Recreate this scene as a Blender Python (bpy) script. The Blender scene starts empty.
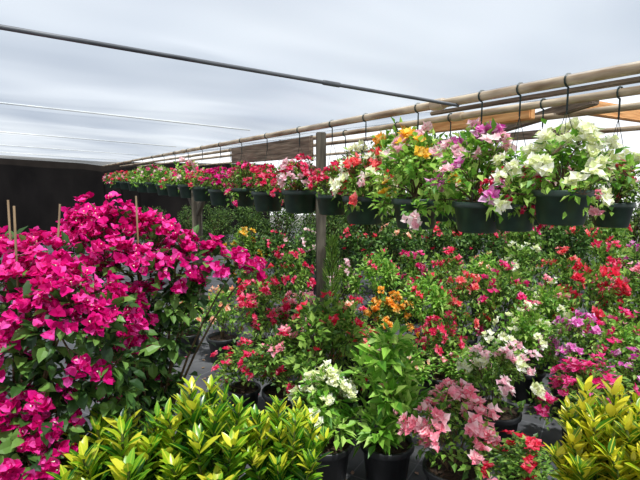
import bpy, bmesh, math, random
from mathutils import Vector, Matrix
C = bpy.context.scene.collection
V = Vector
FPX = 493.0; EYE = 1.7; PITCH = math.atan(60/493.0)
UP = V((0,0,1))

# ------------------------------------------------------------------ helpers
def gx(px, Y, z=0.8):
    return (px-320)/FPX*(Y*math.cos(PITCH)+(EYE-z)*math.sin(PITCH))
def gz(py, Y):
    return EYE - Y*math.tan(PITCH+math.atan((py-240)/FPX))
def P(px, py, Y):
    z = gz(py, Y); return V((gx(px, Y, z), Y, z))
# the hanging row: a straight line on the plan, D along it, N to the left of it
D = V((-0.507, 0.862, 0)); N = V((-0.862, -0.507, 0))
def row_pt(c, Y, z=0.0):
    return V((c-0.588*Y, Y, z))
def row_Y(c, px):
    return c/((px-320)/FPX+0.588)

def lin(c):
    r = []
    for x in c:
        x /= 255.0
        r.append(x/12.92 if x <= 0.04045 else ((x+0.055)/1.055)**2.4)
    return (r[0], r[1], r[2], 1)

# ------------------------------------------------------------------ materials
def new_mat(name):
    m = bpy.data.materials.new(name); m.use_nodes = True
    nt = m.node_tree; nt.nodes.clear()
    out = nt.nodes.new('ShaderNodeOutputMaterial')
    return m, nt, out
def ramp(nt, fac, stops):
    r = nt.nodes.new('ShaderNodeValToRGB')
    e = r.color_ramp.elements
    while len(e) < len(stops): e.new(0.5)
    for i, (p, c) in enumerate(stops):
        e[i].position = p; e[i].color = c
    nt.links.new(fac, r.inputs[0])
    return r
def leaf_mat(name, cols, trans=0.35, rough=0.45, rib=None, spec=0.4):
    m, nt, out = new_mat(name)
    g = nt.nodes.new('ShaderNodeNewGeometry')
    n = len(cols)
    r = ramp(nt, g.outputs['Random Per Island'], [((i+0.5)/n, lin(c)) for i, c in enumerate(cols)])
    col = r.outputs[0]
    if rib:
        uv = nt.nodes.new('ShaderNodeUVMap'); sx = nt.nodes.new('ShaderNodeSeparateXYZ')
        nt.links.new(uv.outputs[0], sx.inputs[0])
        a = nt.nodes.new('ShaderNodeMath'); a.operation = 'SUBTRACT'; a.inputs[1].default_value = 0.5
        nt.links.new(sx.outputs[0], a.inputs[0])
        b = nt.nodes.new('ShaderNodeMath'); b.operation = 'ABSOLUTE'; nt.links.new(a.outputs[0], b.inputs[0])
        rr = ramp(nt, b.outputs[0], [(0.03, (.8,.8,.8,1)), (0.10, (0,0,0,1))])
        # blotches of the rib colour spread over the blade
        tc = nt.nodes.new('ShaderNodeTexCoord')
        no = nt.nodes.new('ShaderNodeTexNoise'); no.inputs['Scale'].default_value = 20; nt.links.new(tc.outputs['Object'], no.inputs['Vector'])
        r3 = ramp(nt, no.outputs[0], [(0.60, (0,0,0,1)), (0.72, (.6,.6,.6,1))])
        mxx = nt.nodes.new('ShaderNodeMath'); mxx.operation = 'MAXIMUM'
        nt.links.new(rr.outputs[0], mxx.inputs[0]); nt.links.new(r3.outputs[0], mxx.inputs[1])
        mx = nt.nodes.new('ShaderNodeMixRGB'); mx.inputs[2].default_value = lin(rib)
        nt.links.new(mxx.outputs[0], mx.inputs[0]); nt.links.new(col, mx.inputs[1]); col = mx.outputs[0]
    p = nt.nodes.new('ShaderNodeBsdfPrincipled')
    p.inputs['Roughness'].default_value = rough
    p.inputs['Specular IOR Level'].default_value = spec
    nt.links.new(col, p.inputs['Base Color'])
    t = nt.nodes.new('ShaderNodeBsdfTranslucent'); nt.links.new(col, t.inputs['Color'])
    mix = nt.nodes.new('ShaderNodeMixShader'); mix.inputs[0].default_value = trans
    nt.links.new(p.outputs[0], mix.inputs[1]); nt.links.new(t.outputs[0], mix.inputs[2])
    nt.links.new(mix.outputs[0], out.inputs[0])
    return m
def noise_mat(name, c1, c2, scale=(8,8,8), rough=0.7, metal=0.0, bump=0.15, spec=0.3):
    m, nt, out = new_mat(name)
    tc = nt.nodes.new('ShaderNodeTexCoord'); mp = nt.nodes.new('ShaderNodeMapping')
    mp.inputs['Scale'].default_value = scale
    nt.links.new(tc.outputs['Object'], mp.inputs[0])
    no = nt.nodes.new('ShaderNodeTexNoise'); no.inputs['Scale'].default_value = 1.0
    no.inputs['Detail'].default_value = 6
    nt.links.new(mp.outputs[0], no.inputs['Vector'])
    r = ramp(nt, no.outputs[0], [(0.32, lin(c1)), (0.68, lin(c2))])
    p = nt.nodes.new('ShaderNodeBsdfPrincipled'); p.inputs['Roughness'].default_value = rough
    p.inputs['Metallic'].default_value = metal; p.inputs['Specular IOR Level'].default_value = spec
    nt.links.new(r.outputs[0], p.inputs['Base Color'])
    b = nt.nodes.new('ShaderNodeBump'); b.inputs['Strength'].default_value = bump; b.inputs['Distance'].default_value = 0.02
    nt.links.new(no.outputs[0], b.inputs['Height']); nt.links.new(b.outputs[0], p.inputs['Normal'])
    nt.links.new(p.outputs[0], out.inputs[0])
    return m

M = {}
M['leaf_mid']   = leaf_mat('leaf_mid',  [(62,96,34),(94,136,48),(126,166,64),(162,194,92)], 0.42)
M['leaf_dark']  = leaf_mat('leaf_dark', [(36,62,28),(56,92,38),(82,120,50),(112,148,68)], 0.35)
M['leaf_light'] = leaf_mat('leaf_light',[(84,138,40),(118,170,56),(152,198,78),(182,212,108)], 0.42)
M['leaf_tree']  = leaf_mat('leaf_tree', [(32,56,22),(54,84,32),(82,114,46),(114,142,66)], 0.35, 0.55)
M['leaf_tree2'] = leaf_mat('leaf_tree2',[(54,84,34),(86,118,48),(118,152,64),(158,184,94)], 0.4, 0.55)
M['croton_new'] = leaf_mat('croton_new',[(108,160,30),(156,192,38),(200,210,48),(230,222,64)], 0.38, 0.28, rib=(234,224,76))
M['croton_old'] = leaf_mat('croton_old',[(28,78,22),(50,110,26),(84,144,34),(124,172,42)], 0.33, 0.26, rib=(166,192,54))
M['croton_gold']= leaf_mat('croton_gold',[(70,122,24),(142,174,30),(216,212,42),(240,224,68)], 0.38, 0.28, rib=(244,228,76))
PET = {
 'magenta': [(180,0,92),(210,6,116),(236,26,142),(249,88,182)],
 'hotpink': [(226,30,110),(238,56,136),(246,90,160),(250,140,188)],
 'red':     [(206,24,50),(228,42,72),(238,70,98),(246,120,136)],
 'crimson': [(214,24,74),(232,48,98),(242,84,124),(248,136,162)],
 'coral':   [(232,62,70),(242,92,96),(248,128,126),(252,170,164)],
 'orange':  [(236,140,30),(246,172,54),(250,198,90),(252,218,140)],
 'yellow':  [(236,168,30),(248,196,56),(252,216,90),(252,230,140)],
 'white':   [(222,228,166),(240,242,200),(250,249,226),(254,252,242)],
 'pale':    [(240,170,188),(247,202,210),(250,224,226),(252,240,234)],
 'salmon':  [(244,134,156),(249,162,180),(252,190,200),(254,216,218)],
 'violet':  [(206,70,166),(226,110,190),(238,154,210),(246,192,228)],
 'peach':   [(240,152,116),(248,184,146),(252,208,178),(252,226,204)],
}
for k, c in PET.items(): M['p_'+k] = leaf_mat('petal_'+k, c, 0.42, 0.6, spec=0.15)
M['floret'] = leaf_mat('floret', [(240,236,200),(252,250,230)], 0.3, 0.6)
M['stem'] = noise_mat('stem', (62,48,32), (104,84,56), (40,40,40))
M['greenstem'] = noise_mat('greenstem', (60,76,32), (96,104,52), (40,40,40))
M['pot'] = noise_mat('black_pot', (19,20,21), (38,39,41), (12,12,12), 0.45, 0, 0.05, 0.5)
M['basket'] = noise_mat('basket', (18,38,29), (36,60,48), (12,12,12), 0.42, 0, 0.05, 0.5)
M['soil'] = noise_mat('soil', (30,22,16), (70,52,38), (60,60,60), 0.95, 0, 0.8)
M['wire'] = noise_mat('wire', (28,38,36), (48,60,56), (20,20,20), 0.5, 0.2)
M['bamboo'] = noise_mat('bamboo', (92,72,50), (134,110,80), (30,30,6), 0.6)
M['pipe'] = noise_mat('weathered_pipe', (122,98,74), (198,180,154), (25,25,5), 0.55, 0.1, 0.15)
M['darkpipe'] = noise_mat('dark_pipe', (60,62,66), (100,102,106), (25,25,5), 0.5, 0.2, 0.1)
M['palepipe'] = noise_mat('pale_pipe', (150,152,152), (190,192,192), (25,25,5), 0.5, 0.2, 0.1)
M['post'] = noise_mat('grey_wood', (62,56,48), (108,100,86), (45,45,4), 0.85, 0, 0.5)
M['darkwood'] = noise_mat('dark_wood', (84,70,58), (136,118,100), (45,45,4), 0.85, 0, 0.5)
M['newwood'] = noise_mat('new_wood', (190,126,72), (230,176,118), (45,45,4), 0.75, 0, 0.4)

# plastic roof sheet
def plastic():
    m, nt, out = new_mat('plastic_sheet')
    tc = nt.nodes.new('ShaderNodeTexCoord')
    def noise(scale, det, mscale, rot=0, dist=0):
        mp = nt.nodes.new('ShaderNodeMapping'); mp.inputs['Scale'].default_value = mscale; mp.inputs['Rotation'].default_value = (0,0,rot)
        nt.links.new(tc.outputs['UV'], mp.inputs[0])
        n = nt.nodes.new('ShaderNodeTexNoise'); n.inputs['Scale'].default_value = scale; n.inputs['Detail'].default_value = det
        n.inputs['Distortion'].default_value = dist
        nt.links.new(mp.outputs[0], n.inputs['Vector']); return n.outputs[0]
    def mixc(mode, fac, a, b):
        x = nt.nodes.new('ShaderNodeMixRGB'); x.blend_type = mode
        if isinstance(fac, float): x.inputs[0].default_value = fac
        else: nt.links.new(fac, x.inputs[0])
        nt.links.new(a, x.inputs[1])
        if isinstance(b, tuple): x.inputs[2].default_value = b
        else: nt.links.new(b, x.inputs[2])
        return x.outputs[0]
    n1 = noise(0.8, 2, (1,1,1)); n2 = noise(0.9, 2, (1.7,.6,1), .3, .2)
    r1 = ramp(nt, n1, [(0.3, lin((194,203,216))), (0.7, lin((232,237,243)))])
    col = r1.outputs[0]
    vo = nt.nodes.new('ShaderNodeTexVoronoi'); vo.inputs['Scale'].default_value = 3.2
    nt.links.new(tc.outputs['UV'], vo.inputs['Vector'])
    dots = ramp(nt, vo.outputs['Distance'], [(0.014, (0.42,0.43,0.45,1)), (0.022, (1,1,1,1))])
    col = mixc('MULTIPLY', 1.0, col, dots.outputs[0])
    tint = mixc('MULTIPLY', 1.0, col, (.575,.588,.605,1))
    tr = nt.nodes.new('ShaderNodeBsdfTransparent'); nt.links.new(tint, tr.inputs[0])
    tl = nt.nodes.new('ShaderNodeBsdfTranslucent'); nt.links.new(col, tl.inputs[0])
    gl = nt.nodes.new('ShaderNodeBsdfGlossy'); gl.inputs['Roughness'].default_value = 0.3
    fr = ramp(nt, n2, [(0.3, (.06,.06,.06,1)), (0.7, (.115,.115,.115,1))])
    a = nt.nodes.new('ShaderNodeMixShader'); nt.links.new(fr.outputs[0], a.inputs[0])
    nt.links.new(tr.outputs[0], a.inputs[1]); nt.links.new(tl.outputs[0], a.inputs[2])
    b = nt.nodes.new('ShaderNodeMixShader'); b.inputs[0].default_value = 0.05
    nt.links.new(a.outputs[0], b.inputs[1]); nt.links.new(gl.outputs[0], b.inputs[2])
    bp = nt.nodes.new('ShaderNodeBump'); bp.inputs['Strength'].default_value = 0.7; bp.inputs['Distance'].default_value = 0.12
    nt.links.new(n2, bp.inputs['Height'])
    nt.links.new(bp.outputs[0], tl.inputs['Normal']); nt.links.new(bp.outputs[0], gl.inputs['Normal'])
    nt.links.new(b.outputs[0], out.inputs[0])
    return m
M['plastic'] = plastic()
def cloth_floor():
    m, nt, out = new_mat('ground_cloth')
    tc = nt.nodes.new('ShaderNodeTexCoord')
    mp = nt.nodes.new('ShaderNodeMapping'); mp.inputs['Rotation'].default_value = (0,0,0.53)
    nt.links.new(tc.outputs['Object'], mp.inputs[0])
    br = nt.nodes.new('ShaderNodeTexBrick'); br.offset = 0
    br.inputs['Scale'].default_value = 1.0; br.inputs['Brick Width'].default_value = 0.3; br.inputs['Row Height'].default_value = 0.3
    br.inputs['Mortar Size'].default_value = 0.004
    br.inputs['Color1'].default_value = (0,0,0,1); br.inputs['Color2'].default_value = (0,0,0,1); br.inputs['Mortar'].default_value = (1,1,1,1)
    nt.links.new(mp.outputs[0], br.inputs['Vector'])
    n = nt.nodes.new('ShaderNodeTexNoise'); n.inputs['Scale'].default_value = 4; n.inputs['Detail'].default_value = 8
    nt.links.new(tc.outputs['Object'], n.inputs['Vector'])
    r = ramp(nt, n.outputs[0], [(0.3, lin((56,56,59))), (0.75, lin((88,87,88)))])
    mx = nt.nodes.new('ShaderNodeMixRGB'); mx.inputs[2].default_value = lin((94,94,96))
    nt.links.new(br.outputs['Color'], mx.inputs[0]); nt.links.new(r.outputs[0], mx.inputs[1])
    p = nt.nodes.new('ShaderNodeBsdfPrincipled'); p.inputs['Roughness'].default_value = 0.75; p.inputs['Specular IOR Level'].default_value = 0.2
    nt.links.new(mx.outputs[0], p.inputs['Base Color']); nt.links.new(p.outputs[0], out.inputs[0])
    return m
M['floor'] = cloth_floor()
M['shade'] = noise_mat('shade_cloth', (20,18,18), (32,29,28), (2,2,1), 0.95, 0, 0.05, 0.05)

# ------------------------------------------------------------------ mesh builder
class MB:
    def __init__(s): s.v = []; s.f = []; s.uv = []
    def leaf(s, p, d, n, L, W, fold=0.15, curl=0.1, det=0):
        d = d.normalized(); sd = d.cross(n)
        if sd.length < 1e-4: sd = d.orthogonal()
        sd.normalize(); n = sd.cross(d)
        b = len(s.v)
        if det == 0:
            m = p+d*(0.42*L)+n*(fold*W)
            s.v += [p, m+sd*(W*0.5), p+d*L-n*(curl*L), m-sd*(W*0.5)]
            s.f += [(b,b+1,b+2),(b,b+2,b+3)]
            s.uv += [(.5,0),(1,.4),(.5,1),(.5,0),(.5,1),(0,.4)]
        elif det == 1:
            a = p+d*(0.3*L)+n*(0.05*L); c = p+d*(0.66*L)-n*(curl*L*0.2)
            fo = n*(fold*W)
            s.v += [p, a-sd*(W*.47)+fo, a, a+sd*(W*.47)+fo, c-sd*(W*.42)+fo, c, c+sd*(W*.42)+fo, p+d*L-n*(curl*L)]
            s.f += [(b,b+3,b+2),(b,b+2,b+1),(b+2,b+3,b+6,b+5),(b+1,b+2,b+5,b+4),(b+5,b+6,b+7),(b+4,b+5,b+7)]
            u = [(.5,0),(0,.3),(.5,.3),(1,.3),(0,.66),(.5,.66),(1,.66),(.5,1)]
            for f in s.f[-6:]: s.uv += [u[i-b] for i in f]
        else:
            prof = [(0,.08),(.12,.45),(.32,.92),(.52,1.0),(.74,.78),(.9,.4),(1,.03)]
            u = []
            for t, w in prof:
                c = p+d*(t*L)-n*(curl*L*t*t); hw = sd*(W*.5*w); fo = n*(fold*W*w)
                s.v += [c-hw+fo, c, c+hw+fo]; u += [(0.5-.5*w,t),(.5,t),(.5+.5*w,t)]
            for i in range(len(prof)-1):
                q = b+3*i
                for f in ((q,q+1,q+4,q+3),(q+1,q+2,q+5,q+4)):
                    s.f.append(f); s.uv += [u[k-b] for k in f]
    def bract(s, p, ax, L, rnd, det=0):
        ax = ax.normalized(); o = ax.orthogonal().normalized(); o2 = ax.cross(o)
        a0 = rnd.random()*6.28
        for k in range(3):
            a = a0+k*2.094+rnd.uniform(-.25,.25)
            r = o*math.cos(a)+o2*math.sin(a)
            d = r*rnd.uniform(.6,1.1)+ax*rnd.uniform(.4,1.1)
            l = L*rnd.uniform(.75,1.15)
            s.leaf(p, d, ax-r*0.3+rdir(rnd)*.2, l, l*.85, 0.16, rnd.uniform(-.05,.25), det)
    def tube(s, pts, r0, r1, sides=5):
        b = len(s.v); n = len(pts)
        for i, p in enumerate(pts):
            t = (pts[min(i+1,n-1)]-pts[max(i-1,0)]).normalized()
            o = t.cross(V((0.31,0.87,0.37)));  o.normalize(); o2 = t.cross(o)
            r = r0+(r1-r0)*i/(n-1)
            for k in range(sides):
                a = 6.2832*k/sides
                s.v.append(p+o*(r*math.cos(a))+o2*(r*math.sin(a)))
        for i in range(n-1):
            for k in range(sides):
                k2 = (k+1) % sides
                f = (b+i*sides+k, b+i*sides+k2, b+(i+1)*sides+k2, b+(i+1)*sides+k)
                s.f.append(f); s.uv += [(0,0)]*4
        for i0 in (0, n-1):
            f = tuple(b+i0*sides+k for k in range(sides)); s.f.append(f); s.uv += [(0,0)]*sides
    def lathe(s, prof, seg=24, z0=0.0):
        b = len(s.v)
        for r, z in prof:
            for k in range(seg):
                a = 6.2832*k/seg
                s.v.append(V((r*math.cos(a), r*math.sin(a), z+z0)))
        for i in range(len(prof)-1):
            for k in range(seg):
                k2 = (k+1) % seg
                s.f.append((b+i*seg+k, b+i*seg+k2, b+(i+1)*seg+k2, b+(i+1)*seg+k)); s.uv += [(0,0)]*4
    def disc(s, r, z, seg=24, hump=0.01, rnd=None):
        b = len(s.v); s.v.append(V((0,0,z+hump)))
        for k in range(seg):
            a = 6.2832*k/seg; s.v.append(V((r*math.cos(a), r*math.sin(a), z)))
        for k in range(seg):
            s.f.append((b, b+1+k, b+1+(k+1) % seg)); s.uv += [(0,0)]*3
    def mesh(s, name, mat, smooth=False):
        me = bpy.data.meshes.new(name)
        me.from_pydata([tuple(v) for v in s.v], [], s.f)
        ul = me.uv_layers.new(name='UVMap')
        flat = [c for u in s.uv for c in u]
        ul.data.foreach_set('uv', flat)
        if smooth: me.polygons.foreach_set('use_smooth', [True]*len(me.polygons))
        me.materials.append(mat); me.update()
        return me

def thing(name, label, cat, loc=(0,0,0), rz=0.0, group=None):
    o = bpy.data.objects.new(name, None); o.empty_display_size = 0.1; C.objects.link(o)
    o.location = loc; o.rotation_euler = (0,0,rz); o['label'] = label; o['category'] = cat
    if group: o['group'] = group
    return o
def part(name, me, mat=None, parent=None, loc=(0,0,0), sc=(1,1,1), rz=0.0):
    o = bpy.data.objects.new(name, me); C.objects.link(o)
    if mat is not None:
        o.material_slots[0].link = 'OBJECT'; o.material_slots[0].material = mat
    o.location = loc; o.scale = sc; o.rotation_euler = (0,0,rz)
    if parent: o.parent = parent
    return o
def tag(o, label, cat, group=None):
    o['label'] = label; o['category'] = cat
    if group: o['group'] = group
    return o

def rdir(rnd):
    z = rnd.uniform(-1,1); a = rnd.random()*6.2832; r = math.sqrt(1-z*z)
    return V((r*math.cos(a), r*math.sin(a), z))
def curve(p0, p1, p2, n=7):
    return [p0*((1-t)**2)+p1*(2*t*(1-t))+p2*(t*t) for t in [i/(n-1) for i in range(n)]]

# grows stems from base to the cluster centres, leaves along them, bracts at the tips
def grow(rnd, base, clusters, st, fo, blooms, leafL, brL, det=0, sr=0.006, cen=None, stemleaf=10, florets=None, tight=.28, far=1.3, lw=.62):
    cen = cen or base
    for i, (c, r, nl, nb) in enumerate(clusters):
        ctrl = base.lerp(c, 0.45)+V((0,0,(c.z-base.z)*0.25))+rdir(rnd)*r*.4
        b0 = base+V((rnd.uniform(-.03,.03), rnd.uniform(-.03,.03), 0))
        pts = curve(b0, ctrl, c)
        st.tube(pts, sr, sr*.4)
        out = (c-cen); out = out.normalized() if out.length > 1e-4 else UP.copy()
        for k in range(stemleaf):
            t = rnd.uniform(.3,1)*(len(pts)-1); a = int(min(t, len(pts)-2)); p = pts[a].lerp(pts[a+1], t-a)
            d = rdir(rnd)+out*.4+UP*.1
            l = leafL*rnd.uniform(.7,1.2)
            fo.leaf(p+d*(l*.5), d, UP+rdir(rnd)*.5, l, l*lw, .15, .15, det)
        for k in range(nl):
            o = rdir(rnd); p = c+o*(r*rnd.uniform(.3,1.1))
            d = o*.8+out*.4+rdir(rnd)*.6-UP*.15
            l = leafL*rnd.uniform(.65,1.25)
            fo.leaf(p, d, UP*.9+out*.4+rdir(rnd)*.5, l, l*lw, .15, .18, det)
        # a few tight sprays per cluster, several bracts in each
        sprays = [((rdir(rnd)+out*.55+UP*.45).normalized(), rnd.uniform(.75, far)) for q in range(max(1, nb//7))]
        for k in range(nb):
            sd, sf = sprays[k % len(sprays)]
            o = (sd+rdir(rnd)*tight).normalized(); p = c+o*(r*sf*rnd.uniform(.8,1.12))
            ax = o+out*.3+UP*.25+rdir(rnd)*.55
            for mb in blooms(i): mb.bract(p, ax, brL*rnd.uniform(.75,1.15), rnd, det)
            if florets and k % 5 == 0:
                axn = ax.normalized()
                florets.tube([p, p+axn*brL*.45, p+axn*brL*.6], .0010, .0024, 5)
            if k % 5 == 0: st.tube([c, c.lerp(p,.5)+rdir(rnd)*r*.1, p], sr*.35, sr*.2, 4)

def variant(tag_, seed, ncl, spread, zlo, zhi, cr, nl, nb, leafL, brL, topbloom=False, lw=.62):
    rnd = random.Random(seed)
    st, fo, A, B, AB = MB(), MB(), MB(), MB(), MB()
    cl = []
    for i in range(ncl):
        a = i*2.4+rnd.uniform(-.4,.4); q = math.sqrt((i+.4)/ncl)
        rad = spread*q*rnd.uniform(.75,1.15)
        z = zhi-(zhi-zlo)*(q**2)*rnd.uniform(.5,1.25)
        n_b = int(nb*rnd.uniform(.3,1.7))
        if topbloom: n_b = nb if z > zlo+(zhi-zlo)*.42 else 1
        cl.append((V((rad*math.cos(a), rad*math.sin(a), z)), cr*rnd.uniform(.75,1.2), int(nl*rnd.uniform(.7,1.3)), n_b))
    grow(rnd, V((0,0,0)), cl, st, fo, lambda i: (A if i % 2 == 0 else B, AB), leafL, brL, 0, 0.005, V((0,0,zlo*.5)), 14, lw=lw)
    return dict(stems=st.mesh(tag_+'_stems', M['stem']), foliage=fo.mesh(tag_+'_foliage', M['leaf_mid']),
                A=A.mesh(tag_+'_bloom_a', M['p_red']), B=B.mesh(tag_+'_bloom_b', M['p_red']), AB=AB.mesh(tag_+'_bloom', M['p_red']))

# ------------------------------------------------------------------ pots
pm = MB(); pm.lathe([(.0,.0),(.105,.0),(.112,.008),(.136,.205),(.150,.207),(.153,.212),(.153,.238),(.150,.243),(.140,.243),(.136,.2)])
POT = pm.mesh('nursery_pot', M['pot'], True)
sm_ = MB(); sm_.disc(.137, .215); SOIL = sm_.mesh('soil', M['soil'])
pm = MB(); pm.lathe([(.0,-.175),(.104,-.175),(.112,-.168),(.134,-.036),(.146,-.032),(.149,-.026),(.149,0),(.146,.004),(.138,.004),(.132,-.03)])
BASKET = pm.mesh('hanging_pot', M['basket'], True)
sm_ = MB(); sm_.disc(.134, -.022); BSOIL = sm_.mesh('basket_soil', M['soil'])
HANG = 0.47
def make_hanger(ps, hang):
    wm = MB()
    for k in range(3):
        a = 2.094*k+.5
        e = V((.146*ps*math.cos(a), .146*ps*math.sin(a), -.012))
        wm.tube([e+V((0,0,-.01)), e+V((0,0,.02)), V((0,0,hang-.11))], .0013, .0013, 5)
    hk = [V((0,0,hang-.11)), V((0,0,hang-.045))]
    for k in range(9):
        a = math.radians(-90+k*32); hk.append(V((.025*math.cos(a), 0, hang+.025*math.sin(a)-.0)))
    wm.tube(hk, .0040, .0040, 6)
    return wm.mesh('wire_hanger', M['wire'])
HCACHE = {}

VAR = {
 'lush':   variant('lush', 1, 15, .27, .13, .50, .10, 38, 25, .053, .043),
 'lush2':  variant('lush2', 2, 14, .28, .12, .52, .105, 42, 18, .053, .044),
 'mid':    variant('mid', 3, 14, .28, .13, .54, .105, 52, 12, .056, .044),
 'mid2':   variant('mid2', 4, 13, .26, .14, .57, .10, 52, 9, .058, .044),
 'sparse': variant('sparse', 5, 14, .27, .13, .56, .105, 58, 3, .060, .042),
 'tall':   variant('tall', 6, 13, .17, .06, .62, .09, 34, 1, .095, .036, False, .5),
 'cream':  variant('cream', 7, 15, .21, .04, .50, .085, 22, 34, .085, .044, True, .5),
 'rosy':   variant('rosy', 8, 15, .28, .12, .52, .10, 26, 26, .055, .048),
}
HV = {
 'h1': variant('h1', 11, 14, .20, -.03, .20, .085, 24, 20, .045, .034),
 'h2': variant('h2', 12, 14, .20, -.04, .22, .085, 28, 15, .045, .034),
 'h3': variant('h3', 13, 13, .20, -.03, .25, .085, 34, 8, .048, .034),
 'h4': variant('h4', 14, 22, .23, -.07, .28, .08, 28, 14, .046, .036),
 'h5': variant('h5', 15, 19, .22, -.06, .21, .08, 18, 24, .042, .034),
}
GROUND_GROUP = 'potted bougainvilleas standing on the ground cloth'
prnd = random.Random(77)

def blossoms(t, v, cols, loc, sc, rz):
    if not cols: return
    if len(cols) == 1: part('blossoms', v['AB'], M['p_'+cols[0]], t, loc, sc, rz)
    else:
        for key, c in zip('AB', cols):
            o = part('blossoms', v[key], M['p_'+c], t, loc, sc, rz); o['label'] = c+' bracts'
def ground_plant(px, Y, top, vk, cols, label, leaf='leaf_mid', wide=1.0):
    zt = max(gz(top, Y), .38)
    v = VAR[vk]; x = gx(px, Y, .6)
    t = thing('potted_bougainvillea', label, 'plant', (x, Y, 0), prnd.uniform(0,6.28), GROUND_GROUP)
    ps = 1.0 if zt > .6 else .8
    p = part('pot', POT, None, t, sc=(ps,ps,ps)); part('soil', SOIL, None, p)
    h = (zt-.21*ps)/.60
    wd = wide*max(.80, min(1.1, h))*.96
    loc = (0,0,.21*ps); sc = (wd,wd,h); rz = prnd.uniform(0,6.28)
    part('stems', v['stems'], None, t, loc, sc, rz)
    part('foliage', v['foliage'], M[leaf], t, loc, sc, rz)
    blossoms(t, v, cols, loc, sc, rz)
def hanging(px, c, vk, cols, label, sc=1.0, leaf='leaf_mid', h=1.0, ps=1.0, dz=0.0, group='hanging baskets along the front pipe'):
    Y = row_Y(c, px); v = HV[vk]
    hang = HANG-dz
    p0 = row_pt(c, Y, EYE+.37-hang)
    t = thing('hanging_bougainvillea', label, 'hanging basket', p0, math.atan2(D.y, D.x)+math.pi/2, group)
    p = part('pot', BASKET, None, t, sc=(ps,ps,ps)); part('soil', BSOIL, None, p)
    if (ps,dz) not in HCACHE: HCACHE[(ps,dz)] = make_hanger(ps, hang)
    part('wire_hanger', HCACHE[(ps,dz)], None, t)
    loc = (0,0,.0); s = (sc,sc,sc*h); rz = prnd.uniform(0,6.28)
    part('stems', v['stems'], None, t, loc, s, rz)
    part('foliage', v['foliage'], M[leaf], t, loc, s, rz)
    blossoms(t, v, cols, loc, s, rz)

# ------------------------------------------------------------------ setting
def quad_obj(name, me, mat): 
    o = bpy.data.objects.new(name, me); C.objects.link(o); o['kind'] = 'structure'; return o
fm = MB(); fm.v = [V((-14,-4,0)),V((16,-4,0)),V((16,24,0)),V((-14,24,0))]; fm.f = [(0,1,2,3)]; fm.uv = [(0,0)]*4
quad_obj('floor', fm.mesh('floor', M['floor']), None)

TEND = 15.66; O0 = V((2.05,0,0)); EAVE = EYE+.37
TP = [0.1, 2.76, 5.3, 7.9, 10.5, 13.1, TEND]
def roof_z(s_): return EAVE+.02+.05*s_
from mathutils import noise as mn
def sheet(name, s0, s1, T0, T1, ns, ntt, zf):
    rm = MB()
    for j in range(ntt+1):
        t_ = T0+(T1-T0)*j/ntt
        for i in range(ns+1):
            s_ = s0+(s1-s0)*i/ns
            dist = min(abs(t_-q) for q in TP)
            sag = -.03*min(1, dist/1.2)
            edge = min(1, abs(s_)/.4)
            w = mn.noise(V((t_*.9+s_*.5, s_*1.1, 1.3)))*.04+mn.noise(V((t_*2.6+s_*1.4, s_*.8, 7)))*.02
            w += -.03*abs(mn.noise(V((t_*1.8-s_*1.1, s_*.6+t_*.3, 3.3))))+mn.noise(V((t_*5+s_*3, s_*2-t_, 9)))*.006
            w *= max(.25, 1-max(0, t_-3)/8)
            p = O0+D*t_+N*s_; rm.v.append(V((p.x, p.y, zf(s_)+(sag+w)*edge*min(1, dist/.35+.15))))
    for j in range(ntt):
        for i in range(ns):
            a = j*(ns+1)+i; q = (a, a+1, a+ns+2, a+ns+1); rm.f.append(q)
            for k in q: rm.uv.append(((k//(ns+1))*(T1-T0)/ntt, (k % (ns+1))*(s1-s0)/ns))
    quad_obj(name, rm.mesh('plastic_roof', M['plastic'], True), None)
sheet('ceiling', -.012, 5.5, -4.0, TEND+.05, 80, 260, lambda s_: EAVE+.012+.05*s_+.04*min(1, max(0, s_)/.5))
# the neighbouring bay: its sheet climbs away to the right from the same pipe
sheet('ceiling', -.014, -9.0, -4.0, TEND+.05, 50, 160, lambda s_: EAVE+.024-.15*s_+.03*min(1, -s_/.5))

# dark shade cloth at the far end
wmb = MB(); nw = 120
for j in range(9):
    for i in range(nw+1):
        s_ = 5.5-i*10.5/nw
        p = O0+D*(TEND+.12)+N*s_+D*(.03*mn.noise(V((s_*.7, j*.4, 2))))
        top = EYE+.5+.05*max(s_,0)
        wmb.v.append(V((p.x, p.y, top*j/8)))
for j in range(8):
    for i in range(nw):
        a = j*(nw+1)+i; wmb.f.append((a,a+1,a+nw+2,a+nw+1)); wmb.uv += [(0,0)]*4
quad_obj('wall_back', wmb.mesh('shade_cloth', M['shade'], True), None)

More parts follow.
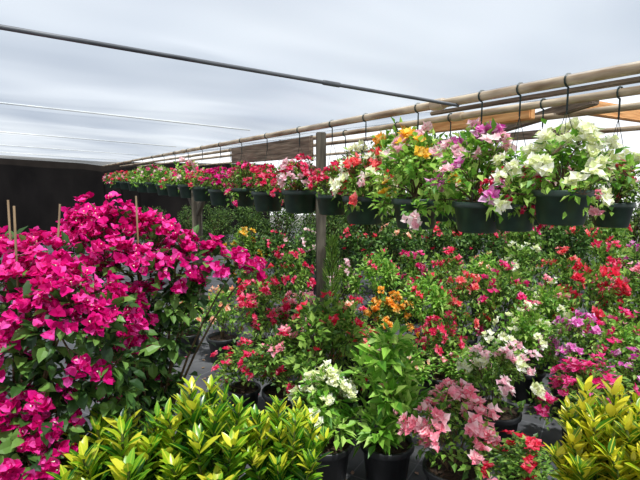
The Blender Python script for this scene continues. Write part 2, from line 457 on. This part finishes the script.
# pipes and timbers
def rod(name, p0, p1, r, mat, label, cat, group=None, couplings=()):
    d = p1-p0; L = d.length
    mb = MB(); n = 14
    mb.tube([V((0,0,L*i/n)) for i in range(n+1)], r, r, 12)
    o = part(name, mb.mesh(name, mat, True)); o.location = p0; o.rotation_mode = 'QUATERNION'
    o.rotation_quaternion = d.to_track_quat('Z','Y'); tag(o, label, cat, group)
    for c in couplings:
        cb = MB(); cb.lathe([(r*.98,-.04),(r*1.28,-.038),(r*1.32,-.03),(r*1.32,.03),(r*1.28,.038),(r*.98,.04)], 14)
        part('coupling', cb.mesh('coupling', mat, True), None, o, (0,0,L*c))
    return o
def beam(name, p0, p1, w, h, mat, label, cat, group=None):
    d = p1-p0; L = d.length
    bm = bmesh.new(); bmesh.ops.create_cube(bm, size=1)
    for v in bm.verts: v.co = V((v.co.x*w, v.co.y*h, (v.co.z+.5)*L))
    bmesh.ops.bevel(bm, geom=bm.edges[:], offset=.006, segments=2, affect='EDGES')
    me = bpy.data.meshes.new(name); bm.to_mesh(me); bm.free(); me.materials.append(mat)
    o = part(name, me); o.location = p0; o.rotation_mode = 'QUATERNION'
    o.rotation_quaternion = d.to_track_quat('Z','Y'); tag(o, label, cat, group)
    return o
PG = 'long pipes carrying the hanging baskets'
rod('roof_pipe', row_pt(2.05,-2,EAVE), row_pt(2.05,13.5,EAVE), .021, M['pipe'], 'weathered tan pipe along the edge of the plastic sheet, topmost at right', 'pipe', PG, (.29,.55))
rod('roof_pipe', row_pt(2.56,-1,EAVE), row_pt(2.56,13.7,EAVE), .019, M['pipe'], 'thinner tan pipe just below the topmost one at right', 'pipe', PG, (.27,.6))
rod('roof_pipe', row_pt(3.1,-1,EAVE), row_pt(3.1,14,EAVE), .019, M['pipe'], 'third tan pipe down at right, just under the new orange timber', 'pipe', PG, (.3,))
rod('roof_pipe', row_pt(4.4,-1,EAVE), row_pt(4.4,14,EAVE), .019, M['pipe'], 'lowest tan pipe at right, nearest the trees', 'pipe', PG, (.4,))
for i, t_ in enumerate(TP[:-1]):
    a = O0+D*t_; b = a+N*5.4
    names = ['roof rib overhead nearest the camera','thin dark roof rib crossing the plastic sheet from upper left','first pale rib seen through the plastic beyond the dark one','second pale rib seen through the plastic beyond the dark one','third pale rib seen through the plastic beyond the dark one','farthest pale roof rib before the black end cloth']
    if i == 1: rod('roof_rib', V((a.x,a.y,EAVE-.022)), V((b.x,b.y,EAVE-.022+.046*5.4)), .0075, M['darkpipe'], names[i], 'pipe', 'roof ribs of the plastic roof', (.13,))
    else: rod('roof_rib', V((a.x,a.y,roof_z(0)+.06)), V((b.x,b.y,roof_z(5.4)+.06)), .007, M['palepipe'], names[i], 'pipe', 'roof ribs of the plastic roof', (.4,))
# posts
def post(c, Y, w, top, label):
    b = row_pt(c, Y); beam('wooden_post', b, V((b.x,b.y,top)), w, w, M['post'], label, 'post', 'wooden posts under the pipes')
post(2.2, row_Y(2.2,321), .076, EAVE-.02, 'grey weathered wooden post standing in the middle of the plants')
post(2.12, row_Y(2.12,197), .11, 1.66, 'short grey post with a forked brace under the left hanging baskets')
Y5 = row_Y(2.12,197)
for k in (-1,1):
    a = row_pt(2.12, Y5, 1.25); b = row_pt(2.12, Y5+k*.42, 1.62)
    beam('brace', a, b, .05, .07, M['post'], ('right' if k < 0 else 'left')+' slanting brace of the short grey post', 'brace')
beam('plank', row_pt(2.16,row_Y(2.16,234),EYE+.25), row_pt(2.16,row_Y(2.16,312),EYE+.25), .035, .16, M['darkwood'], 'dark wide plank fixed to the middle post under the pipes', 'plank')
BG = 'bare timbers of the frame at right'
beam('timber', row_pt(2.22,.9,EAVE-.012), row_pt(2.22,2.75,EAVE-.012), .02, .022, M['darkwood'], 'thin dark batten just under the topmost pipe at right', 'timber', BG)
beam('timber', row_pt(2.85,1.5,EAVE+.01), row_pt(2.85,2.3,EAVE+.01), .04, .05, M['newwood'], 'new orange timber lying along the pipes at far right', 'timber', BG)
beam('timber', row_pt(3.1,row_Y(3.1,428),EAVE+.02), row_pt(2.98,row_Y(2.98,528),EAVE+.02), .045, .075, M['newwood'], 'tan timber crossing behind the yellow and violet hanging baskets', 'timber', BG)
beam('timber', row_pt(4.4,row_Y(4.4,468),EAVE+.03), row_pt(2.85,row_Y(2.85,588),EAVE+.03), .045, .06, M['darkwood'], 'brown rafter slanting up to the right above the hanging baskets', 'timber', BG)
beam('timber', row_pt(3.1,row_Y(3.1,578),EAVE+.03), row_pt(4.4,row_Y(4.4,665),EAVE+.03), .045, .08, M['newwood'], 'orange rafter slanting down to the right edge', 'timber', BG)
beam('timber', row_pt(4.4,row_Y(4.4,400),EAVE+.02), row_pt(4.4,row_Y(4.4,560),EAVE+.02), .04, .07, M['darkwood'], 'long brown timber above the trees, right of the yellow flowers', 'timber', BG)

# ------------------------------------------------------------------ hanging rows
ordn = ['first','second','third','fourth','fifth','sixth','seventh','eighth','ninth','tenth','eleventh','twelfth','thirteenth','fourteenth','fifteenth','sixteenth','seventeenth','eighteenth','nineteenth','twentieth','twenty first','twenty second','twenty third','twenty fourth','twenty fifth','twenty sixth']
HR = [ # px, variant, colours, words, scale, leaf, height, pot scale, lift
 (561,'h5',['white'],'cream white',.93,'leaf_light',.95,.74,.06),
 (515,'h1',['crimson'],'small red',.54,'leaf_mid',1.1,.64,.0),
 (478,'h4',['violet','pale'],'bushy violet pink',.92,'leaf_light',1.08,.78,.0),
 (416,'h4',['yellow','pale'],'pale pink and yellow',.98,'leaf_light',1.05,.88,.0),
 (365,'h5',['white','coral'],'white and coral',.86,'leaf_mid',1.25,.94,.0),
 (332,'h1',['crimson'],'crimson',.70,'leaf_mid',1.0,.76,.0),
 (300,'h5',['crimson','pale'],'pale pink and red',.88,'leaf_mid',1.0,.95,.02),
 (268,'h1',['crimson'],'red pink',.90,'leaf_mid',.95,.95,.0),
 (243,'h1',['hotpink'],'hot pink',.85,'leaf_mid',1.1,.95,.02),
 (222,'h1',['magenta'],'deep pink',.92,'leaf_mid',.95,.95,.0),
 (204,'h2',['crimson'],'red',.80,'leaf_mid',.85,.95,.02),
 (190,'h2',['hotpink','pale'],'pink and pale',.95,'leaf_light',1.15,.95,.04),
 (177,'h2',['crimson'],'red',.80,'leaf_mid',.9,.95,.04),
 (166,'h3',['pale'],'leafy pale',.85,'leaf_light',1.0,.95,.04),
 (155,'h3',['hotpink'],'leafy pink',.80,'leaf_mid',1.2,.95,.06),
 (145,'h3',['pale'],'leafy pale',.85,'leaf_light',1.1,.95,.05),
 (136,'h3',['red'],'leafy red',.8,'leaf_mid',1.0,.95,.06),
 (127,'h2',['salmon','red'],'salmon and red',.85,'leaf_mid',.9,.9,.06),
 (119,'h2',['crimson'],'red',.85,'leaf_mid',.9,.9,.07),
 (112,'h1',['hotpink','pale'],'pink and pale',.85,'leaf_mid',.9,.9,.06)]
for i, (px, vk, cols, w, sc, lf, h, ps, dz) in enumerate(HR):
    hanging(px, 2.05, vk, cols, 'hanging basket of %s bougainvillea, %s from the right on front pipe' % (w, ordn[i]), sc, lf, h, ps, dz)
H2 = [(612,'h2',['red','salmon'],'red',.72,'leaf_mid',.9,.6),(538,'h3',['pale'],'pale leafy',.8,'leaf_light',.8,.7),(448,'h3',['violet'],'leafy violet',.95,'leaf_light',1.25,.85),(396,'h3',['orange'],'leafy orange',1.05,'leaf_light',1.5,.9),
      (345,'h2',['crimson'],'red',.95,'leaf_mid',1.0,1),(312,'h1',['red'],'red',.9,'leaf_mid',.9,1),(281,'h1',['hotpink'],'pink',.9,'leaf_mid',.9,1),(255,'h3',['crimson'],'crimson',.9,'leaf_mid',.9,.9),(232,'h3',['salmon'],'salmon',.9,'leaf_mid',.9,.9)]
for i, (px, vk, cols, w, sc, lf, h, ps) in enumerate(H2):
    hanging(px, 2.56, vk, cols, 'hanging basket of %s bougainvillea, %s from the right on second pipe' % (w, ordn[i]), sc, lf, h, ps, 0, 'hanging baskets along the second pipe')

# ------------------------------------------------------------------ ground plants
G = [
 # front
 (326,2.62,364,'cream','white','cream white bougainvillea in a black pot behind the right end of the crotons','leaf_light',1.0),
 (388,2.62,342,'tall','salmon','tall green leafy bougainvillea in the nearest black pot, bottom centre','leaf_light',.95),
 (455,2.38,386,'rosy','salmon','loose pale salmon bougainvillea at the bottom, right of the nearest black pot','leaf_mid',1.0),
 (499,3.0,338,'lush','pale','pale pink and white bougainvillea behind the loose salmon one','leaf_mid',1.0),
 (590,2.85,360,'lush','hotpink','bright pink bougainvillea just behind the yellow croton at right','leaf_mid',1.1),
 (530,2.3,445,'mid','red','low red bougainvillea at the bottom edge beside the right croton','leaf_mid',.9),
 # second row
 (243,3.45,345,'mid','crimson','red bougainvillea behind the right end of the crotons, leftmost of its row','leaf_mid',.9),
 (283,3.3,334,'mid','salmon','leafy salmon and red bougainvillea left of the cream white one','leaf_mid',1.0),
 (320,3.35,302,'sparse','red','green sparsely flowered bougainvillea behind the cream white one','leaf_mid',.95),
 (362,3.6,326,'lush2','coral','coral bougainvillea behind the tall green leafy one','leaf_mid',.9),
 (405,3.3,345,'sparse','peach','green bougainvillea with peach tips right of the tall leafy one','leaf_light',.9),
 (440,3.6,316,'lush','crimson','dense crimson bougainvillea mid picture, right of the orange ones','leaf_mid',.85),
 (470,3.4,350,'sparse','salmon','leafy salmon bougainvillea in front of the dense crimson one','leaf_light',.85),
 (527,3.7,310,'mid','white','cream flecked bougainvillea with pale leaves at right of centre','leaf_light',.9),
 (575,3.4,316,'lush2','violet','violet pink bougainvillea above the bright pink one','leaf_mid',.9),
 (624,3.4,318,'mid','hotpink','pink bougainvillea at the right edge above the croton','leaf_light',.95),
 (655,3.0,350,'mid','violet','leafy violet bougainvillea cut by the right edge','leaf_mid',1.0),
 # third row
 (187,4.75,298,'mid','peach','small peach and cream bougainvillea beside the path, right of the big magenta one','leaf_light',.75),
 (222,4.5,292,'mid2','peach','peach bougainvillea in a black pot, second from the path','leaf_light',.8),
 (262,4.3,282,'lush2','crimson','full red bougainvillea left of the grey post','leaf_mid',.95),
 (300,4.4,292,'lush2','salmon','salmon bougainvillea at the foot of the grey post','leaf_mid',.85),
 (350,4.3,300,'lush2','peach','pale red and peach bougainvillea right of the grey post','leaf_mid',.9),
 (388,4.3,292,'lush','orange','bright orange bougainvillea in the middle of the plants','leaf_mid',.9),
 (425,4.4,278,'sparse','red','leafy red flecked bougainvillea behind the bright orange one','leaf_light',.9),
 (462,4.5,276,'lush2','coral','coral bougainvillea behind the dense crimson one','leaf_mid',.85),
 (503,4.5,270,'mid','hotpink','pink bougainvillea below the paired hanging baskets','leaf_mid',.85),
 (547,4.3,284,'mid','salmon','salmon and white bougainvillea under the hanging white basket','leaf_light',.85),
 (594,4.2,266,'lush2','red','dense red bougainvillea toward the right edge','leaf_mid',.9),
 (638,4.2,272,'mid','salmon','salmon bougainvillea at the right edge, third row back','leaf_mid',.9),
 # fourth row
 (258,5.7,260,'lush2','red','red bougainvillea behind the full red one, left of the post','leaf_mid',.9),
 (290,5.6,256,'mid2','crimson','crimson bougainvillea partly behind the grey post','leaf_mid',.9),
 (345,5.8,264,'mid','pale','pale pink bougainvillea with dark pot, behind and right of the post','leaf_mid',.85),
 (378,5.6,254,'sparse','crimson','leafy bougainvillea between a pale one and a pink one, fourth row','leaf_light',.85),
 (412,5.8,256,'mid2','hotpink','pink bougainvillea below the pale pink and yellow hanging basket','leaf_mid',.85),
 (448,5.6,254,'mid','crimson','crimson bougainvillea below the violet hanging basket, fourth row','leaf_mid',.85),
 (484,5.8,256,'sparse','peach','loose peach bougainvillea next to a crimson one, fourth row','leaf_light',.85),
 (522,5.6,250,'mid2','white','white flecked bougainvillea below the small red hanging basket','leaf_mid',.85),
 (562,5.5,254,'mid','coral','coral bougainvillea below the cream white hanging basket, fourth row','leaf_mid',.85),
 (604,5.5,248,'mid2','crimson','crimson bougainvillea backing the dense red one at right','leaf_mid',.85),
 (643,5.4,250,'mid2','violet','violet flecked bougainvillea at the right edge, fourth row back','leaf_mid',.85),
 # fifth row
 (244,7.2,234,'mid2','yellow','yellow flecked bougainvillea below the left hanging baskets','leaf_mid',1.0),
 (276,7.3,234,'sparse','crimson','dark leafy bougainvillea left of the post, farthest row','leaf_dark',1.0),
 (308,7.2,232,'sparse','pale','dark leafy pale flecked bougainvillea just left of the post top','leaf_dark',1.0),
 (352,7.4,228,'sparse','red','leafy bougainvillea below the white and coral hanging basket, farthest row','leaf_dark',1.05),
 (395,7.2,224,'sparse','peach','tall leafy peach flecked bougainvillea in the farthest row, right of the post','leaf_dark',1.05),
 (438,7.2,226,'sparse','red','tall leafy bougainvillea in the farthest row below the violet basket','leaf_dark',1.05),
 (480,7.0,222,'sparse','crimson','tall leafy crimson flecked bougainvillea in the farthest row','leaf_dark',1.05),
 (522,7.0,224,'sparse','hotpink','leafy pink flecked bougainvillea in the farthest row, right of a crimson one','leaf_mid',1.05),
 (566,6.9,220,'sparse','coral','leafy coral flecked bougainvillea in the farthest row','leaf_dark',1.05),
 (612,6.8,222,'sparse','red','red flecked bougainvillea in the farthest row near the right edge','leaf_mid',1.05),
]
for g in G:
    px, Y, top, vk, col, lab, lf, wd = g
    cols = [col]
    if lab.startswith('pale pink and white'): cols = ['pale','white']
    if lab.startswith('pale red and peach'): cols = ['crimson','peach']
    if lab.startswith('salmon and white'): cols = ['salmon','white']
    if lab.startswith('leafy salmon and red'): cols = ['salmon','crimson']
    if lab.startswith('small peach'): cols = ['peach','white']
    ground_plant(px, Y, top, vk, cols, lab, lf, wd)

# ------------------------------------------------------------------ shrubs and trees at the back
def tree_variant(tag_, seed, ncl, nl, leafL):
    rnd = random.Random(seed); st, fo = MB(), MB(); cl = []
    for i in range(ncl):
        a = rnd.random()*6.28; z = rnd.uniform(.08,.93)
        rad = .36*math.sqrt(max(0,1-((z-.45)/.6)**2))*rnd.uniform(.5,1.15)
        cl.append((V((rad*math.cos(a), rad*math.sin(a), z)), rnd.uniform(.08,.15), nl, 0))
    grow(rnd, V((0,0,0)), cl, st, fo, lambda i: (), leafL, .01, 0, .010, V((0,0,.45)), 20)
    return st.mesh(tag_+'_trunk', M['stem']), fo.mesh(tag_+'_foliage', M['leaf_tree'])
TV = [tree_variant('tree_a',21,48,90,.042), tree_variant('tree_b',22,52,80,.038), tree_variant('tree_c',23,44,96,.046)]
TR = [(698,7.9,165),(634,8.6,160),(566,10.0,152),(516,8.6,158),(460,10.0,142),(412,8.7,134),(362,9.8,155),(318,10.8,190),(282,9.6,202),(250,10.6,200),
      (594,12.4,150),(528,12,152),(448,12.6,138),(380,12.4,142),(338,13.2,170),(218,11.4,204),(190,12.4,206),(152,12.0,208),(338,8.7,196)]
TL = ['wide dark tree at the far right edge','leafy tree under the right end of the pipes','tree behind the hanging white basket','tree behind the paired hanging baskets','tall tree behind the violet hanging basket','pale green tree rising behind the pale pink and yellow basket','dark tree behind the white and coral basket','dark tree right behind the grey post','low dark bush left of the grey post','low dark bush above the yellow flecked bougainvillea',
      'far tree filling the gap at the right','far tree behind the small red basket','far pale tree in the gap left of the violet basket','far tree over the middle of the pipes','far dark tree glimpsed right of the post',
      'low bush right of the short forked post','low bush behind the short forked post','low bush left of the short forked post, before the black cloth','low leafy bush just right of the grey post under the crimson basket']
for i, (px, Y, top) in enumerate(TR):
    H = gz(top, Y); k = i % 3
    t = thing('tree', TL[i], 'tree', (gx(px,Y,1.2), Y, 0), prnd.uniform(0,6.28), 'dense green trees behind the plants')
    w = H*(prnd.uniform(.55,.60) if i not in (7,8,9,15,16,17,18) else .80)
    part('trunk', TV[k][0], None, t, (0,0,0), (w,w,H)); part('foliage', TV[k][1], M['leaf_tree'] if i not in (1,5,12) else M['leaf_tree2'], t, (0,0,0), (w,w,H))
# slim wispy conifer by the post
rnd = random.Random(31); st, fo = MB(), MB()
for k in range(900):
    z = rnd.uniform(.12,1); a = rnd.random()*6.28; rad = .13*(1.05-z)**.6*rnd.uniform(.2,1)
    d = V((math.cos(a), math.sin(a), rnd.uniform(.6,1.8)))
    fo.leaf(V((rad*math.cos(a), rad*math.sin(a), z)), d, rdir(rnd), .07, .010, .1, .1)
st.tube([V((0,0,.0)),V((.01,0,.5)),V((0,0,.95))], .012, .004)
t = thing('conifer', 'slim wispy green conifer standing close beside the grey post', 'shrub', (gx(332,3.5,1.0),3.5,0))
p = part('pot', POT, None, t); part('soil', SOIL, None, p)
part('stem', st.mesh('conifer_stem', M['stem']), None, t, (0,0,.2), (.7,.7,1.08)); part('foliage', fo.mesh('conifer_foliage', M['leaf_mid']), None, t, (0,0,.2), (.7,.7,1.08))

# ------------------------------------------------------------------ big magenta bougainvilleas at the left
def big_plant(label, bx, by, cl_px, seed, stakes, pots=1.35):
    rnd = random.Random(seed)
    t = thing('potted_bougainvillea', label, 'plant', (bx,by,0), 0, 'large magenta bougainvilleas at the left')
    p = part('pot', POT, None, t, sc=(pots,)*3); part('soil', SOIL, None, p)
    st, fo, bl, fl = MB(), MB(), MB(), MB(); o = V((bx,by,0)); cl = []
    for (px, py, Y, r, nl, nb) in cl_px:
        cl.append((P(px,py,Y)-o, r, int(nl*.9), int(nb*2.5)))
    grow(rnd, V((0,0,.28)), cl, st, fo, lambda i: (bl,), .060, .031, 1, .008, V((0,0,.9)), 26, fl, .27, 1.45)
    part('stems', st.mesh('big_stems', M['stem']), None, t); part('foliage', fo.mesh('big_foliage', M['leaf_dark']), None, t)
    part('blossoms', bl.mesh('big_blossoms', M['p_magenta']), None, t)
    f = part('florets', fl.mesh('big_florets', M['floret']), None, t); f['kind'] = 'stuff'; f['label'] = 'tiny cream tube flowers inside the bracts'
    for (px, py, Y) in stakes:
        q = P(px,py,Y)-o; mb = MB(); b = V((q.x*.25, q.y*.25, .25))
        mb.tube([b.lerp(q, k/6) for k in range(7)], .0042, .0036, 8); part('stake', mb.mesh('stake', M['bamboo'], True), None, t)
big_plant('huge magenta bougainvillea tied to stakes, nearest the camera at the left edge', -1.12, 1.72, [
 (15,262,1.8,.09,34,30),(50,272,1.7,.10,36,42),(8,290,1.7,.10,34,42),(25,314,1.65,.11,40,44),(70,304,1.6,.10,40,38),(60,335,1.6,.11,60,24),(15,348,1.65,.10,50,36),
 (100,322,1.65,.09,50,22),(30,385,1.65,.11,80,12),(80,380,1.7,.11,90,6),(115,365,1.7,.10,80,8),(8,420,1.6,.09,50,36),(45,420,1.6,.09,60,24),(25,455,1.55,.09,50,38),(0,470,1.6,.09,40,36),(58,462,1.6,.08,50,24),(-30,315,1.8,.12,50,36),(-40,380,1.8,.13,60,34),(120,400,1.75,.08,60,4),(95,450,1.8,.10,70,4)], 41,
 [(8,200,1.75),(14,206,1.6),(60,204,1.8)])
big_plant('tall magenta bougainvillea with long arching sprays, just right of the huge one', -.82, 2.2, [
 (92,230,2.1,.09,26,44),(122,232,2.1,.10,26,50),(154,248,2.1,.11,26,46),(104,260,2.0,.12,30,50),(140,274,2.0,.11,30,38),(185,256,2.15,.09,22,34),(212,264,2.15,.08,18,30),(236,268,2.2,.06,10,26),(250,271,2.25,.045,5,16),
 (175,280,2.1,.10,60,26),(125,314,1.95,.10,34,40),(132,328,1.9,.07,24,28),(160,306,2.1,.10,80,14),(95,296,2.0,.11,44,36),(192,294,2.15,.06,44,5),(145,345,2.1,.09,80,10),(164,384,2.2,.06,44,8),(170,335,2.15,.07,64,7),(110,345,2.1,.11,66,8),(122,378,2.15,.10,80,6),(150,372,2.2,.07,64,5),(72,254,2.1,.09,30,34)], 42,
 [(136,196,2.0),(100,218,2.25)])

# ------------------------------------------------------------------ crotons
def croton_variant(tag_, seed, nst):
    rnd = random.Random(seed); st, new, old = MB(), MB(), MB()
    for i in range(nst):
        a = i*2.4+rnd.uniform(-.3,.3); q = math.sqrt((i+.3)/nst); rad = .24*q
        tip = V((rad*math.cos(a), rad*math.sin(a), .76-.26*q*q+rnd.uniform(-.08,.08)))
        pts = curve(V((rad*.2*math.cos(a), rad*.2*math.sin(a), 0)), V((rad*.5*math.cos(a), rad*.5*math.sin(a), .35)), tip, 8)
        st.tube(pts, .008, .005, 6)
        nlf = 48
        for k in range(nlf):
            u = .30+.70*k/(nlf-1); s = u*7; b = int(min(s,6)); p = pts[b].lerp(pts[b+1], s-b)
            an = k*2.4+i; hd = V((math.cos(an), math.sin(an), 0))
            el = rnd.uniform(.5,1.3)+1.4*max(0,u-.6)/.4*rnd.uniform(.3,1)
            d = hd+UP*el+rdir(rnd)*.3; L = rnd.uniform(.08,.135)*(1-.35*max(0,u-.85)/.15)
            mb = new if (u > .80 and rnd.random() < .55) or rnd.random() < .09 else old
            mb.leaf(p, d, UP*1.0-hd*el*.8+rdir(rnd)*.35, L, L*.32, .14, .15, 2)
    return st.mesh(tag_+'_stems', M['greenstem']), new.mesh(tag_+'_new', M['croton_new'], True), old.mesh(tag_+'_old', M['croton_old'], True)
CV = [croton_variant('croton_a',51,19), croton_variant('croton_b',52,20)]
CR = [(114,1.62,396,0,'bushy yellow green croton at the bottom left, nearest the magenta bougainvillea',.98),
      (204,1.74,373,1,'tallest yellow green croton, middle of the three at bottom left',.96),
      (284,1.84,386,0,'greener croton at the right end of the three at bottom left',.74),
      (608,1.80,375,1,'bright yellow croton in the bottom right corner',.9),
      (672,1.62,392,0,'yellow croton cut off by the right edge of the photo',.95)]
for i, (px, Y, top, k, lab, wd) in enumerate(CR):
    zt = gz(top, Y)
    t = thing('potted_croton', lab, 'plant', (gx(px,Y,.8), Y, 0), [0.4,1.9,3.3,2.2,5.0][i], 'yellow green crotons in the foreground')
    p = part('pot', POT, None, t, sc=(1.1,1.1,1.1)); part('soil', SOIL, None, p)
    h = (zt-.23)/.86; loc = (0,0,.23); sc = (wd,wd,h)
    part('stems', CV[k][0], None, t, loc, sc); part('new_leaves', CV[k][1], M['croton_gold'] if i >= 3 else None, t, loc, sc)
    o = part('old_leaves', CV[k][2], M['croton_gold'] if i >= 3 else None, t, loc, sc)

# fallen bracts and leaves
rnd = random.Random(9); lm = MB()
for k in range(500):
    Y = rnd.uniform(2.4,8); x = rnd.uniform(-1.9,2.6)-.25*(Y-4)
    a = rnd.random()*6.28
    lm.leaf(V((x,Y,.006)), V((math.cos(a),math.sin(a),.1)), UP+rdir(rnd)*.3, .04, .026, .1, .0)
lo = part('fallen_bracts', lm.mesh('fallen_bracts', leaf_mat('litter', [(160,50,80),(120,96,66),(170,130,110),(90,74,52)], .1, .8)))
lo['kind'] = 'stuff'; tag(lo, 'dry fallen bracts and leaves scattered over the grey ground cloth', 'fallen petals')

# ------------------------------------------------------------------ light, sky, camera
w = bpy.data.worlds.new('sky'); bpy.context.scene.world = w; w.use_nodes = True
nt = w.node_tree; bg = nt.nodes['Background']
tc = nt.nodes.new('ShaderNodeTexCoord'); sx = nt.nodes.new('ShaderNodeSeparateXYZ')
nt.links.new(tc.outputs['Generated'], sx.inputs[0])
r = ramp(nt, sx.outputs[2], [(0.0, (0.94,0.95,0.97,1)), (0.22, (0.80,0.86,0.94,1)), (0.6, (0.95,0.97,1.0,1)), (1.0, (1.0,1.0,1.0,1))])
nt.links.new(r.outputs[0], bg.inputs[0]); bg.inputs[1].default_value = 1.35
sun = bpy.data.lights.new('sun', 'SUN'); sun.energy = 14.5; sun.angle = math.radians(2.5); sun.color = (1,.95,.84)
so = bpy.data.objects.new('sun', sun); C.objects.link(so); so.location = (1,-3,8)
so.rotation_euler = V((.16,-.36,.9)).to_track_quat('Z','Y').to_euler()
cd = bpy.data.cameras.new('camera'); cam = bpy.data.objects.new('camera', cd); C.objects.link(cam)
cd.lens = 36*FPX/640; cd.sensor_width = 36; cd.clip_start = .05; cd.clip_end = 200
cam.location = (0,0,EYE); cam.rotation_euler = (math.pi/2-PITCH, 0, 0)
bpy.context.scene.camera = cam
bpy.context.scene.view_settings.view_transform = 'Standard'
